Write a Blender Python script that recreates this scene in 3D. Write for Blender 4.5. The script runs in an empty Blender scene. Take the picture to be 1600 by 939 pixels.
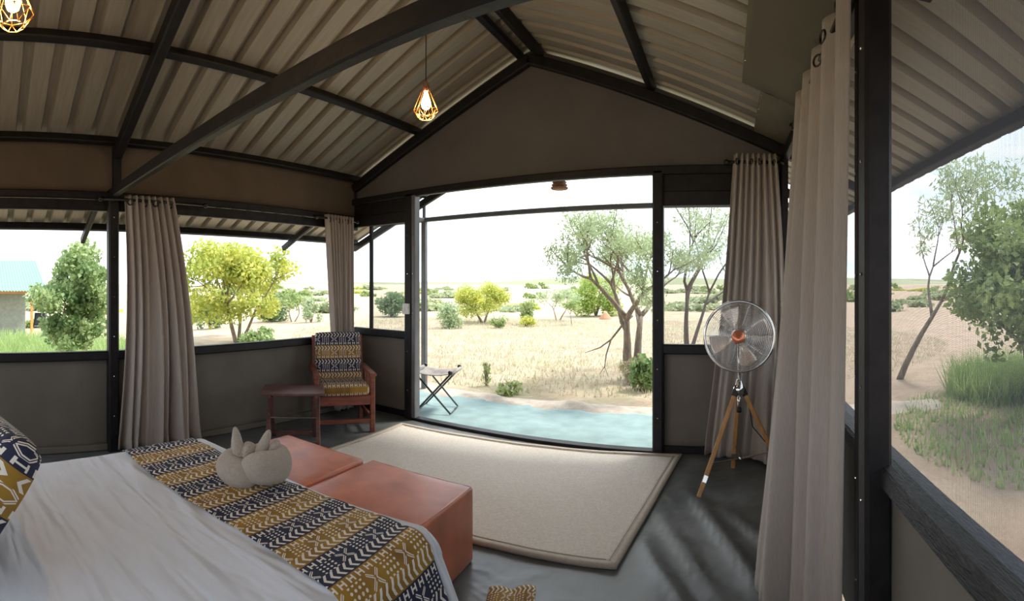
import bpy, bmesh, math, random
import numpy as np
from mathutils import Vector, Matrix

random.seed(7); rng = np.random.default_rng(7)
scene = bpy.context.scene
COL = scene.collection
pi = math.pi

# ---------------------------------------------------------------- camera
EYE = 1.4
FPX, XPX, YPX = 740.0, 1135.0, 443.0          # cylinder radius in px, column of the front wall normal, horizon row
cam = bpy.data.cameras.new('camera'); cam_o = bpy.data.objects.new('camera', cam); COL.objects.link(cam_o)
yaw = (800 - XPX) / FPX
cam_o.location = (0, 0, EYE); cam_o.rotation_euler = (pi/2, 0, -yaw)
cam.type = 'PANO'; cam.panorama_type = 'CENTRAL_CYLINDRICAL'
cam.central_cylindrical_radius = 1.0
cam.central_cylindrical_range_u_min = -800/FPX; cam.central_cylindrical_range_u_max = 800/FPX
cam.central_cylindrical_range_v_min = -(939-YPX)/FPX; cam.central_cylindrical_range_v_max = YPX/FPX
cam.clip_start = 0.05; cam.clip_end = 3000
scene.camera = cam_o

# ---------------------------------------------------------------- world, sun, exposure
world = bpy.data.worlds.new('sky'); scene.world = world; world.use_nodes = True
wn = world.node_tree.nodes; wl = world.node_tree.links; wn.clear()
tc = wn.new('ShaderNodeTexCoord'); mp = wn.new('ShaderNodeMapping'); mp.inputs['Scale'].default_value = (1, 1, 3.2)
nz = wn.new('ShaderNodeTexNoise'); nz.inputs['Scale'].default_value = 2.2; nz.inputs['Detail'].default_value = 7; nz.inputs['Roughness'].default_value = .58
rp = wn.new('ShaderNodeValToRGB')
rp.color_ramp.elements[0].position = .40; rp.color_ramp.elements[0].color = (.62, .76, .92, 1)
rp.color_ramp.elements[1].position = .60; rp.color_ramp.elements[1].color = (1.0, 1.0, 1.0, 1)
bg = wn.new('ShaderNodeBackground'); bg.inputs['Strength'].default_value = 1.25
wo = wn.new('ShaderNodeOutputWorld')
wl.new(tc.outputs['Generated'], mp.inputs['Vector']); wl.new(mp.outputs[0], nz.inputs['Vector'])
wl.new(nz.outputs['Fac'], rp.inputs['Fac']); wl.new(rp.outputs[0], bg.inputs['Color']); wl.new(bg.outputs[0], wo.inputs['Surface'])

sl = bpy.data.lights.new('sun', 'SUN'); sl.energy = 2.6; sl.angle = math.radians(12); sl.color = (1, .94, .84)
so = bpy.data.objects.new('sun', sl); COL.objects.link(so)
so.rotation_euler = Vector((-.45, -.62, -1.15)).to_track_quat('-Z', 'Y').to_euler()

scene.view_settings.view_transform = 'Standard'; scene.view_settings.look = 'None'
scene.view_settings.gamma = 1; scene.view_settings.use_curve_mapping = False
scene.view_settings.exposure = 1.15

# ---------------------------------------------------------------- helpers
def link(o, parent=None):
    COL.objects.link(o)
    if parent is not None: o.parent = parent
    return o
def tag(o, label=None, cat=None, group=None, kind=None):
    if label: o['label'] = label
    if cat: o['category'] = cat
    if group: o['group'] = group
    if kind: o['kind'] = kind
    return o
def empty(name, loc=(0,0,0), rz=0):
    o = bpy.data.objects.new(name, None); o.location = loc; o.rotation_euler = (0,0,rz); o.empty_display_size = .1
    return link(o)
def mesh(name, verts, faces, mat=None, parent=None, smooth=False, uvs=None):
    me = bpy.data.meshes.new(name); me.from_pydata([tuple(v) for v in verts], [], [tuple(f) for f in faces]); me.update()
    if uvs is not None:
        l = me.uv_layers.new(name='UVMap')
        for i, lp in enumerate(me.loops): l.data[i].uv = uvs[lp.vertex_index]
    if smooth:
        for p in me.polygons: p.use_smooth = True
    if mat: me.materials.append(mat)
    return link(bpy.data.objects.new(name, me), parent)
def copy_tree(o, parent=None):
    c = o.copy(); COL.objects.link(c); c.parent = parent
    for ch in list(o.children): copy_tree(ch, c)
    return c
class MB:
    def __init__(s): s.v = []; s.f = []
    def add(s, vs, fs):
        n = len(s.v); s.v += [tuple(v) for v in vs]; s.f += [tuple(i+n for i in f) for f in fs]; return s
    def bar(s, p0, p1, w, h, up=(0,0,1), c=None):
        """chamfered rectangular bar from p0 to p1; w across, h along up"""
        p0 = Vector(p0); p1 = Vector(p1); d = (p1-p0).normalized(); up = Vector(up)
        sx = d.cross(up)
        if sx.length < 1e-4: sx = d.cross(Vector((0,1,0)))
        sx.normalize(); uz = sx.cross(d).normalized()
        c = min(w, h)*.14 if c is None else c
        a, b = w/2, h/2
        prof = [(-a+c,-b),(a-c,-b),(a,-b+c),(a,b-c),(a-c,b),(-a+c,b),(-a,b-c),(-a,-b+c)]
        vs = [p + sx*x + uz*y for p in (p0, p1) for x, y in prof]
        fs = [(i, (i+1)%8, 8+(i+1)%8, 8+i) for i in range(8)] + [tuple(range(7,-1,-1)), tuple(range(8,16))]
        return s.add(vs, fs)
    def box(s, lo, hi, c=None):
        lo = Vector(lo); hi = Vector(hi); m = (lo+hi)/2
        return s.bar((m.x, lo.y, m.z), (m.x, hi.y, m.z), hi.x-lo.x, hi.z-lo.z, c=c)
    def tube(s, pts, rad, n=8, cap=True, sx=1.0):
        """tapered tube along pts; rad number or list"""
        pts = [Vector(p) for p in pts]; m = len(pts)
        rad = [rad]*m if isinstance(rad, (int, float)) else rad
        vs = []; ref = Vector((0,0,1))
        for i, p in enumerate(pts):
            d = (pts[min(i+1,m-1)] - pts[max(i-1,0)]).normalized()
            if abs(d.dot(ref)) > .95: ref = Vector((1,0,0)) if abs(d.x) < .9 else Vector((0,1,0))
            a = d.cross(ref).normalized(); b = a.cross(d).normalized(); ref = b
            for k in range(n):
                t = 2*pi*k/n; vs.append(p + a*math.cos(t)*rad[i]*sx + b*math.sin(t)*rad[i])
        fs = [(i*n+k, i*n+(k+1)%n, (i+1)*n+(k+1)%n, (i+1)*n+k) for i in range(m-1) for k in range(n)]
        if cap: fs += [tuple(range(n-1,-1,-1)), tuple(range((m-1)*n, m*n))]
        return s.add(vs, fs)
    def ring(s, c, R, r, axis=(0,0,1), n=32, k=6):
        c = Vector(c); q = Vector(axis).normalized().to_track_quat('Z','Y')
        vs = []
        for i in range(n):
            t = 2*pi*i/n
            for j in range(k):
                u = 2*pi*j/k; vs.append(c + q @ Vector(((R+r*math.cos(u))*math.cos(t), (R+r*math.cos(u))*math.sin(t), r*math.sin(u))))
        fs = [(i*k+j, ((i+1)%n)*k+j, ((i+1)%n)*k+(j+1)%k, i*k+(j+1)%k) for i in range(n) for j in range(k)]
        return s.add(vs, fs)
    def lathe(s, prof, c=(0,0,0), n=24, axis=(0,0,1)):
        c = Vector(c); q = Vector(axis).normalized().to_track_quat('Z','Y'); m = len(prof)
        vs = [c + q @ Vector((r*math.cos(2*pi*k/n), r*math.sin(2*pi*k/n), z)) for r, z in prof for k in range(n)]
        fs = [(i*n+k, i*n+(k+1)%n, (i+1)*n+(k+1)%n, (i+1)*n+k) for i in range(m-1) for k in range(n)]
        fs += [tuple(range(n-1,-1,-1)), tuple(range((m-1)*n, m*n))]
        return s.add(vs, fs)
    def grid(s, P, nu, nv):
        vs = [P(i/nu, j/nv) for j in range(nv+1) for i in range(nu+1)]
        fs = [(j*(nu+1)+i, j*(nu+1)+i+1, (j+1)*(nu+1)+i+1, (j+1)*(nu+1)+i) for j in range(nv) for i in range(nu)]
        return s.add(vs, fs)
    def build(s, name, mat, parent=None, smooth=False, uvs=None):
        return mesh(name, s.v, s.f, mat, parent, smooth, uvs)
def solid(o, t, off=0):
    m = o.modifiers.new('thickness', 'SOLIDIFY'); m.thickness = t; m.offset = off; return o
def bevel(o, w, n=3):
    m = o.modifiers.new('round', 'BEVEL'); m.width = w; m.segments = n; m.limit_method = 'ANGLE'
    for p in o.data.polygons: p.use_smooth = True
    return o
def subd(o, n=2):
    m = o.modifiers.new('smooth', 'SUBSURF'); m.levels = n; m.render_levels = n
    for p in o.data.polygons: p.use_smooth = True
    return o
def noise2(x, y, seed=0):
    return (math.sin(x*1.7+seed*1.3)*math.cos(y*1.3-seed*.7) + .5*math.sin(x*3.9+y*2.3+seed) + .25*math.sin(x*8.1-y*7.3+seed*2))/1.75

# ---------------------------------------------------------------- materials
def new_mat(name):
    m = bpy.data.materials.new(name); m.use_nodes = True
    return m, m.node_tree.nodes, m.node_tree.links, m.node_tree.nodes['Principled BSDF']
def pmat(name, col, rough=.6, metal=0, var=.15, scale=8, bump=0, bscale=60, stretch=(1,1,1), trans=0, spec=.5, sheen=0):
    """procedural surface: noise-varied colour, optional bump and translucency"""
    m, n, l, b = new_mat(name)
    b.inputs['Roughness'].default_value = rough; b.inputs['Metallic'].default_value = metal
    b.inputs['Specular IOR Level'].default_value = spec
    if sheen: b.inputs['Sheen Weight'].default_value = sheen
    tc = n.new('ShaderNodeTexCoord'); mp = n.new('ShaderNodeMapping'); mp.inputs['Scale'].default_value = stretch
    l.new(tc.outputs['Object'], mp.inputs['Vector'])
    nz = n.new('ShaderNodeTexNoise'); nz.inputs['Scale'].default_value = scale; nz.inputs['Detail'].default_value = 5
    l.new(mp.outputs[0], nz.inputs['Vector'])
    r = n.new('ShaderNodeValToRGB'); c = Vector(col)
    r.color_ramp.elements[0].position = .3; r.color_ramp.elements[1].position = .7
    r.color_ramp.elements[0].color = (*(c*(1-var)), 1); r.color_ramp.elements[1].color = (*(c*(1+var)), 1)
    l.new(nz.outputs['Fac'], r.inputs['Fac']); l.new(r.outputs[0], b.inputs['Base Color'])
    if bump:
        n2 = n.new('ShaderNodeTexNoise'); n2.inputs['Scale'].default_value = bscale; n2.inputs['Detail'].default_value = 4
        l.new(mp.outputs[0], n2.inputs['Vector'])
        bp = n.new('ShaderNodeBump'); bp.inputs['Strength'].default_value = bump; bp.inputs['Distance'].default_value = .01
        l.new(n2.outputs['Fac'], bp.inputs['Height']); l.new(bp.outputs[0], b.inputs['Normal'])
    if trans:
        t = n.new('ShaderNodeBsdfTranslucent'); l.new(r.outputs[0], t.inputs['Color'])
        mx = n.new('ShaderNodeMixShader'); mx.inputs[0].default_value = trans
        l.new(b.outputs[0], mx.inputs[1]); l.new(t.outputs[0], mx.inputs[2]); l.new(mx.outputs[0], n['Material Output'].inputs['Surface'])
    return m
M = {}
M['frame'] = pmat('dark_frame_paint', (.013,.011,.012), .5, var=.35, spec=.3, scale=14, bump=.15, bscale=40)
M['frame_grey'] = pmat('grey_frame_paint', (.13,.13,.14), .4, var=.15)
M['sill'] = pmat('weathered_black_wood', (.028,.026,.027), .45, var=.6, scale=30, bump=.9, bscale=55, stretch=(4,.6,4))
M['canvas'] = pmat('olive_brown_canvas', (.175,.155,.130), .9, var=.10, scale=3, bump=.12, bscale=220, trans=.12)
M['gable'] = pmat('gable_canvas', (.150,.140,.132), .9, var=.10, scale=2, bump=.12, bscale=220, trans=.08)
M['band'] = pmat('band_canvas', (.150,.112,.080), .9, var=.12, scale=3, bump=.15, bscale=180, trans=.12)
M['flap'] = pmat('flap_canvas', (.175,.155,.110), .9, var=.08, scale=3, bump=.12, bscale=200, trans=.2)
M['metal'] = pmat('roof_sheet_cream', (.34,.30,.24), .45, metal=.25, var=.10, scale=6, stretch=(.6,8,1), bump=.05)
M['curtain'] = pmat('taupe_curtain_linen', (.50,.435,.385), .9, var=.07, scale=30, stretch=(6,6,.5), bump=.2, bscale=260, trans=.18, sheen=.2)
M['eyelet'] = pmat('dark_metal_eyelet', (.05,.045,.04), .3, metal=.9)
M['sheet'] = pmat('white_cotton_sheet', (.74,.77,.85), .85, var=.02, bump=.85, bscale=2.6, stretch=(1.3,5.5,1), sheen=.2)
for nd in M['sheet'].node_tree.nodes:
    if nd.type == 'BUMP': nd.inputs['Distance'].default_value = .05
    if nd.type == 'TEX_NOISE': nd.inputs['Distortion'].default_value = .4; nd.inputs['Detail'].default_value = 1.2
M['towel'] = pmat('beige_terry_towel', (.55,.46,.37), .98, var=.10, scale=90, bump=.9, bscale=330, sheen=.5)
M['leather'] = pmat('burnt_orange_leather', (.62,.200,.105), .36, var=.22, scale=5, bump=.12, bscale=140)
M['rug'] = pmat('cream_wool_rug', (.86,.79,.70), .98, var=.09, scale=70, bump=.8, bscale=240)
M['rug_edge'] = pmat('taupe_rug_binding', (.46,.40,.33), .85, var=.08, scale=40, bump=.3, bscale=200)
M['wood_red'] = pmat('red_brown_wood', (.20,.060,.035), .42, var=.35, scale=9, stretch=(1,1,6), bump=.1)
M['wood_dark'] = pmat('dark_table_wood', (.135,.062,.052), .4, var=.35, scale=10, stretch=(1,7,1), bump=.1)
M['wood_honey'] = pmat('honey_oak_leg', (.50,.255,.085), .4, var=.2, scale=14, stretch=(3,3,.6))
M['chrome'] = pmat('chrome', (.75,.73,.70), .14, metal=1, var=.03)
M['copper'] = pmat('copper_cap', (.75,.26,.14), .3, metal=.7, var=.05)
M['blade'] = pmat('pale_metal_blade', (.70,.60,.52), .3, metal=.75, var=.05)
M['black'] = pmat('black_plastic', (.012,.012,.013), .4)
M['white'] = pmat('white_plastic', (.8,.8,.8), .4, var=.02)
M['bronze'] = pmat('gold_wire', (.80,.42,.13), .3, metal=.9, var=.1)
M['wicker'] = pmat('woven_rope', (.36,.20,.13), .8, var=.4, scale=60, bump=.8, bscale=90)
M['stool'] = pmat('grey_stool_canvas', (.27,.25,.24), .8, var=.2, scale=15)
M['stool_leg'] = pmat('green_grey_steel', (.05,.065,.06), .4, metal=.4)
M['carpet'] = pmat('turquoise_outdoor_carpet', (.26,.37,.375), .95, var=.16, scale=5, bump=.8, bscale=160)
M['sand'] = pmat('pale_grey_sand', (.50,.43,.36), .95, var=.2, scale=7, bump=.8, bscale=40)
M['bark'] = pmat('grey_brown_bark', (.24,.19,.15), .9, var=.35, scale=18, stretch=(2,2,.4), bump=.8, bscale=30)
M['bark_dark'] = pmat('dark_bark', (.11,.085,.07), .9, var=.35, scale=18, stretch=(2,2,.4), bump=.8, bscale=30)
M['mound'] = pmat('red_termite_earth', (.46,.24,.14), .95, var=.2, scale=6, bump=.8, bscale=20)
M['green_roof'] = pmat('pale_green_roof', (.20,.33,.27), .6, var=.06)
M['tent_wall'] = pmat('grey_green_tent_wall', (.30,.31,.25), .9, var=.12)
M['orange_pole'] = pmat('orange_wood_pole', (.62,.27,.07), .6, var=.15)

def leaf_mat(name, c1, c2, trans=.4):
    m, n, l, b = new_mat(name); b.inputs['Roughness'].default_value = .55
    g = n.new('ShaderNodeNewGeometry'); nz = n.new('ShaderNodeTexNoise'); nz.inputs['Scale'].default_value = 2.6; nz.inputs['Detail'].default_value = 6
    nz.inputs['Roughness'].default_value = .75
    l.new(g.outputs['Position'], nz.inputs['Vector'])
    r = n.new('ShaderNodeValToRGB'); r.color_ramp.elements[0].position = .36; r.color_ramp.elements[1].position = .64
    r.color_ramp.elements[0].color = (*c1,1); r.color_ramp.elements[1].color = (*c2,1)
    l.new(nz.outputs['Fac'], r.inputs['Fac']); l.new(r.outputs[0], b.inputs['Base Color'])
    t = n.new('ShaderNodeBsdfTranslucent'); l.new(r.outputs[0], t.inputs['Color'])
    mx = n.new('ShaderNodeMixShader'); mx.inputs[0].default_value = trans
    l.new(b.outputs[0], mx.inputs[1]); l.new(t.outputs[0], mx.inputs[2]); l.new(mx.outputs[0], n['Material Output'].inputs['Surface'])
    return m
M['leaf_fresh'] = leaf_mat('fresh_green_leaf', (.17,.30,.11), (.44,.54,.24))
M['leaf_yellow'] = leaf_mat('yellow_green_leaf', (.33,.42,.08), (.70,.68,.16))
M['leaf_mid'] = leaf_mat('mid_green_leaf', (.20,.30,.10), (.42,.50,.20))
M['leaf_dark'] = leaf_mat('dark_green_leaf', (.10,.19,.08), (.24,.33,.15))
M['leaf_bright'] = leaf_mat('bright_bush_leaf', (.26,.38,.08), (.50,.60,.18))
M['leaf_grey'] = leaf_mat('grey_green_leaf', (.30,.40,.22), (.56,.64,.40))
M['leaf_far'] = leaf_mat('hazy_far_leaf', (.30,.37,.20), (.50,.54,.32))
M['grass_green'] = leaf_mat('green_grass_blade', (.25,.38,.12), (.48,.58,.25))
M['grass_dry'] = leaf_mat('dry_grass_blade', (.44,.41,.25), (.66,.59,.45), .25)

class S:
    """tiny math-node expression builder"""
    def __init__(s, nt, sock): s.nt = nt; s.k = sock
    def op(s, o, b=None, c=None):
        nd = s.nt.nodes.new('ShaderNodeMath'); nd.operation = o
        for i, v in enumerate((s, b, c)):
            if v is None: continue
            if isinstance(v, S): s.nt.links.new(v.k, nd.inputs[i])
            else: nd.inputs[i].default_value = v
        return S(s.nt, nd.outputs[0])
    def __add__(s, b): return s.op('ADD', b)
    def __sub__(s, b): return s.op('SUBTRACT', b)
    def __mul__(s, b): return s.op('MULTIPLY', b)
    def __lt__(s, b): return s.op('LESS_THAN', b)
    def __gt__(s, b): return s.op('GREATER_THAN', b)
    def abs(s): return s.op('ABSOLUTE')
    def fr(s): return s.op('FRACT')
    def floor(s): return s.op('FLOOR')
    def max(s, b): return s.op('MAXIMUM', b)
def mudcloth(name, dim=1.0):
    """gold and navy bands with white chevron, cross, dot and H prints. UV: u along a band, v across bands (1 = one band), both in band widths"""
    m, n, l, b = new_mat(name); nt = m.node_tree; b.inputs['Roughness'].default_value = .8
    uv = n.new('ShaderNodeUVMap'); sp = n.new('ShaderNodeSeparateXYZ'); l.new(uv.outputs[0], sp.inputs[0])
    u = S(nt, sp.outputs[0]); v = S(nt, sp.outputs[1])
    f = v.fr(); odd = (v*.5).fr() > .5
    # chevrons
    t = (f - .79)*6.0
    chev = ((u*4.2 + t.abs()*.55).fr() < .38)*(t.abs() < 1.0)
    # crosses and dots
    q = (f - .44)*5.6; cell = u*1.55; p = (cell.fr() - .5)*2.7; inside = (q.abs() < 1.0)
    isx = ((cell*.5).fr() > .5)
    crs = ((p.abs() - q.abs()).abs() < .26)*(p.abs() < .95)*(p.abs() > .12)
    crs2 = ((p.abs() - q.abs()).abs() < .07)
    dx = (p*1.6).fr() - .5; dy = (q*1.6).fr() - .5
    dots = ((dx*dx + dy*dy) < .075)*(p.abs() < 1.1)
    one = (isx*0.0) + 1.0
    mid = (isx*crs*(one - crs2) + (one - isx)*dots)*inside
    # H row
    h = (f - .13)*11.0; hp = ((u*3.0).fr() - .5)*2.6
    hh = ((hp.abs() - .62).abs() < .2).max((h.abs() < .26)*(hp.abs() < .7))*(h.abs() < 1.0)
    white = chev.max(mid).max(hh)
    nz = n.new('ShaderNodeTexNoise'); nz.inputs['Scale'].default_value = 6
    g = n.new('ShaderNodeValToRGB'); g.color_ramp.elements[0].position = .3; g.color_ramp.elements[1].position = .7
    g.color_ramp.elements[0].color = (.22*dim,.105*dim,.012,1); g.color_ramp.elements[1].color = (.40*dim,.225*dim,.022,1)
    l.new(uv.outputs[0], nz.inputs['Vector']); nz.inputs['Scale'].default_value = 1.3; l.new(nz.outputs['Fac'], g.inputs['Fac'])
    mixA = n.new('ShaderNodeMix'); mixA.data_type = 'RGBA'; mixA.inputs[7].default_value = (.012,.016,.045,1)
    l.new(odd.k, mixA.inputs[0]); l.new(g.outputs[0], mixA.inputs[6])
    mixB = n.new('ShaderNodeMix'); mixB.data_type = 'RGBA'; mixB.inputs[7].default_value = (.78*dim,.72*dim,.64*dim,1)
    l.new(white.k, mixB.inputs[0]); l.new(mixA.outputs[2], mixB.inputs[6]); l.new(mixB.outputs[2], b.inputs['Base Color'])
    return m
M['print'] = mudcloth('gold_navy_mudcloth_print')
M['print_chair'] = mudcloth('muted_mudcloth_print', .8)

def screen_mat(name, col, fac):
    m, n, l, b = new_mat(name); n.remove(b)
    tr = n.new('ShaderNodeBsdfTransparent'); df = n.new('ShaderNodeBsdfDiffuse'); df.inputs['Color'].default_value = (*col,1)
    tl = n.new('ShaderNodeBsdfTranslucent'); tl.inputs['Color'].default_value = (*col,1)
    a = n.new('ShaderNodeMixShader'); a.inputs[0].default_value = .5; l.new(df.outputs[0], a.inputs[1]); l.new(tl.outputs[0], a.inputs[2])
    tc = n.new('ShaderNodeTexCoord'); sp = n.new('ShaderNodeSeparateXYZ'); l.new(tc.outputs['UV'], sp.inputs[0])
    su = (S(m.node_tree, sp.outputs[0])*700.0).fr() < fac*.55; sv = (S(m.node_tree, sp.outputs[1])*700.0).fr() < fac*.55
    w = su.max(sv)
    mx = n.new('ShaderNodeMixShader'); l.new(w.k, mx.inputs[0]); l.new(tr.outputs[0], mx.inputs[1]); l.new(a.outputs[0], mx.inputs[2])
    l.new(mx.outputs[0], n['Material Output'].inputs['Surface'])
    return m
M['screen'] = screen_mat('grey_insect_mesh', (.14,.15,.17), .30)
M['screen_veil'] = screen_mat('pale_insect_mesh', (.09,.10,.12), .56)

def ground_mat():
    m, n, l, b = new_mat('dry_savanna_ground'); b.inputs['Roughness'].default_value = .95; b.inputs['Specular IOR Level'].default_value = .1
    tc = n.new('ShaderNodeTexCoord')
    def nz(s, d=6):
        x = n.new('ShaderNodeTexNoise'); x.inputs['Scale'].default_value = s; x.inputs['Detail'].default_value = d; x.inputs['Roughness'].default_value = .65
        l.new(tc.outputs['Object'], x.inputs['Vector']); return x.outputs['Fac']
    def ramp(f, p0, c0, p1, c1):
        r = n.new('ShaderNodeValToRGB'); r.color_ramp.elements[0].position = p0; r.color_ramp.elements[1].position = p1
        r.color_ramp.elements[0].color = (*c0,1); r.color_ramp.elements[1].color = (*c1,1); l.new(f, r.inputs['Fac']); return r.outputs[0]
    def mix(f, a, c):
        x = n.new('ShaderNodeMix'); x.data_type = 'RGBA'; l.new(f, x.inputs[0]); l.new(a, x.inputs[6]); l.new(c, x.inputs[7]); return x.outputs[2]
    straw = ramp(nz(1.6), .35, (.40,.31,.22), .65, (.53,.455,.34))
    green = ramp(nz(5), .35, (.30,.31,.16), .65, (.44,.44,.27))
    earth = ramp(nz(3), .35, (.38,.27,.20), .65, (.50,.39,.30))
    f1 = ramp(nz(.45), .50, (0,0,0), .66, (.75,.75,.75)); f2 = ramp(nz(.7, 8), .54, (0,0,0), .64, (.8,.8,.8))
    c = mix(f2, mix(f1, straw, green), earth)
    # the bare red soil beside the tent (right side)
    sp = n.new('ShaderNodeSeparateXYZ'); l.new(tc.outputs['Object'], sp.inputs[0])
    mr = n.new('ShaderNodeMapRange'); mr.inputs[1].default_value = .6; mr.inputs[2].default_value = 2.2; mr.inputs[4].default_value = .75
    l.new(sp.outputs[0], mr.inputs[0]); c = mix(mr.outputs[0], c, earth)
    l.new(c, b.inputs['Base Color'])
    bp = n.new('ShaderNodeBump'); bp.inputs['Strength'].default_value = .9; bp.inputs['Distance'].default_value = .06
    l.new(nz(14, 8), bp.inputs['Height']); l.new(bp.outputs[0], b.inputs['Normal'])
    return m
M['ground'] = ground_mat()

def floor_mat():
    m, n, l, b = new_mat('dark_groundsheet_vinyl'); b.inputs['Roughness'].default_value = .33
    tc = n.new('ShaderNodeTexCoord'); a = n.new('ShaderNodeTexNoise'); a.inputs['Scale'].default_value = 2.5; a.inputs['Detail'].default_value = 7
    l.new(tc.outputs['Object'], a.inputs['Vector'])
    r = n.new('ShaderNodeValToRGB'); r.color_ramp.elements[0].color = (.085,.094,.094,1); r.color_ramp.elements[1].color = (.190,.202,.205,1)
    r.color_ramp.elements[0].position = .3; r.color_ramp.elements[1].position = .7
    l.new(a.outputs['Fac'], r.inputs['Fac']); l.new(r.outputs[0], b.inputs['Base Color'])
    r2 = n.new('ShaderNodeMapRange'); r2.inputs[3].default_value = .20; r2.inputs[4].default_value = .5; l.new(a.outputs['Fac'], r2.inputs[0]); l.new(r2.outputs[0], b.inputs['Roughness'])
    c = n.new('ShaderNodeTexNoise'); c.inputs['Scale'].default_value = 4.5; c.inputs['Detail'].default_value = 2; c.inputs['Distortion'].default_value = .5
    l.new(tc.outputs['Object'], c.inputs['Vector'])
    bp = n.new('ShaderNodeBump'); bp.inputs['Strength'].default_value = .40; bp.inputs['Distance'].default_value = .03
    l.new(c.outputs['Fac'], bp.inputs['Height']); l.new(bp.outputs[0], b.inputs['Normal'])
    return m
M['floor'] = floor_mat()

def glow_mat(name, col, s):
    m, n, l, b = new_mat(name); b.inputs['Base Color'].default_value = (*col,1)
    b.inputs['Emission Color'].default_value = (*col,1); b.inputs['Emission Strength'].default_value = s
    return m
M['bulb'] = glow_mat('warm_glowing_bulb', (1,.62,.22), 9)

# ---------------------------------------------------------------- dimensions of the tent
XL, XR, YF, YB = -3.87, .50, 3.90, -1.3
XG, ZG, SL = -1.70, 3.52, .42                     # ridge line and roof pitch
EL, ER, YV = -5.27, 1.43, 5.30                    # eaves left and right, front verge
def rz(x): return ZG - SL*abs(x - XG)

# ---------------------------------------------------------------- terrain
def tz(x, y):
    d = max(0.0, min(1.0, (-x - 11)/9)); d = d*d*(3-2*d)
    r = math.hypot(x, y)
    und = .10*noise2(x*.12, y*.12, 3)*max(0, min(1, (r-9)/12))
    return -.07 - .80*d*max(0.0, min(1.0, (14-y)/10)) + und
xs = sorted(set([round(-40 + i*1.0, 2) for i in range(81)] + [-900,-500,-300,-200,-140,-100,-80,-65,-50, 50,65,80,100,140,200,300,500,900]))
ys = sorted(set([round(-20 + i*1.0, 2) for i in range(81)] + [-60,-40,-28, 70,85,100,130,170,220,300,420,600,900]))
vs = [(x, y, tz(x, y)) for y in ys for x in xs]; nx = len(xs)
fs = [(j*nx+i, j*nx+i+1, (j+1)*nx+i+1, (j+1)*nx+i) for j in range(len(ys)-1) for i in range(nx-1)]
tag(mesh('ground', vs, fs, M['ground'], smooth=True), 'dry straw-coloured savanna ground with reddish sandy patches around the tent', kind='structure')
# far low ridge on the horizon
mb = MB()
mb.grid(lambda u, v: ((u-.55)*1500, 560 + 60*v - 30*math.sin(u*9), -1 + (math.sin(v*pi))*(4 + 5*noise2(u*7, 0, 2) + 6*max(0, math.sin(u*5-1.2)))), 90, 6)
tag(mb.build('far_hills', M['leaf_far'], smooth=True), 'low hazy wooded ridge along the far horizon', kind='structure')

# ---------------------------------------------------------------- floor, deck
def fold(x, y):
    z = 0
    for (ax, ay, bx, by, h, w) in ((-.30,3.30,.30,1.80,.045,.040), (-.50,2.60,.10,1.45,.040,.040), (-.05,3.0,.40,2.25,.026,.030), (-.8,1.95,-.2,1.35,.018,.04), (-.42,2.9,.0,2.0,.018,.03)):
        dx, dy = bx-ax, by-ay; L = math.hypot(dx, dy); t = ((x-ax)*dx + (y-ay)*dy)/L/L; d = abs((x-ax)*dy - (y-ay)*dx)/L
        e = max(0, min(1, 4*t*(1-t)))
        z += h*e*math.exp(-(d/w)**2)
    return z
mb = MB(); mb.grid(lambda u, v: (XL + (XR-XL)*u, YB + (YF-YB)*v, fold(XL+(XR-XL)*u, YB+(YF-YB)*v) + .002*noise2(u*40, v*40)), 120, 140)
o = tag(mb.build('floor', M['floor'], smooth=True), 'dark grey wrinkled vinyl groundsheet covering the tent floor', kind='structure'); solid(o, .03, -1)
mb = MB(); mb.grid(lambda u, v: (-4.9 + 6.2*u, 3.96 + 1.18*v + .04*noise2(u*9, 0, 4)*v, -.045 + .012*noise2(u*14, v*4, 2) + .02*math.exp(-((v-.97)/.06)**2)*noise2(u*30, 1)), 120, 24)
o = solid(mb.build('outdoor_carpet', M['carpet'], smooth=True), .012, -1); tag(o, 'turquoise woven ground mat laid outside the open doorway', 'mat')
mb = MB(); mb.grid(lambda u, v: (-6 + 8.5*u, 5.02 + .5*v + .06*noise2(u*12, 0, 5), -.075 + math.sin(pi*v)*(.055 + .035*noise2(u*26, v*5, 1))), 160, 14)
tag(mb.build('sand_bank', M['sand'], smooth=True), 'pale grey bank of loose sand along the outer edge of the mat', kind='stuff', cat='sand')
mb = MB(); mb.grid(lambda u, v: (-5 + 6.3*u, 3.9 + .12*v, -.03 + .01*noise2(u*30, v)), 60, 2)
solid(mb.build('trim_1', M['sand'], smooth=True), .04, -1)['kind'] = 'structure'

# ---------------------------------------------------------------- ceiling: corrugated sheets and frame
ceiling = tag(empty('ceiling', (0,0,0)), 'pitched roof of cream corrugated metal sheets on a dark frame', kind='structure')
def roof_sheet(y0, y1, xe, name='roof_sheet'):
    """box-profile sheet from the ridge down to xe; ribs stand up, so they read as dark grooves from below"""
    pitch = .205; prof = []; y = y0
    while y < y1 - 1e-6:
        prof += [(y, 0), (min(y+.128, y1), 0), (min(y+.142, y1), .052), (min(y+.188, y1), .052)]
        y += pitch
    prof.append((y1, 0))
    n = len(prof); vs = []
    cols = 7
    for k in range(cols):
        x = XG + (xe-XG)*k/(cols-1)
        vs += [(x, p, rz(x) + h) for p, h in prof]
    fs = [(k*n+i, k*n+i+1, (k+1)*n+i+1, (k+1)*n+i) for k in range(cols-1) for i in range(n-1)]
    return solid(mesh(name, vs, fs, M['metal'], ceiling), .003, 0)
W = .205*4
ny = int(round((YV - YB)/W))
for side in (EL, ER):
    for k in range(ny): roof_sheet(YB + k*W, YB + (k+1)*W + (.004 if k < ny-1 else 0), side)
YE = YB + ny*W
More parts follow.
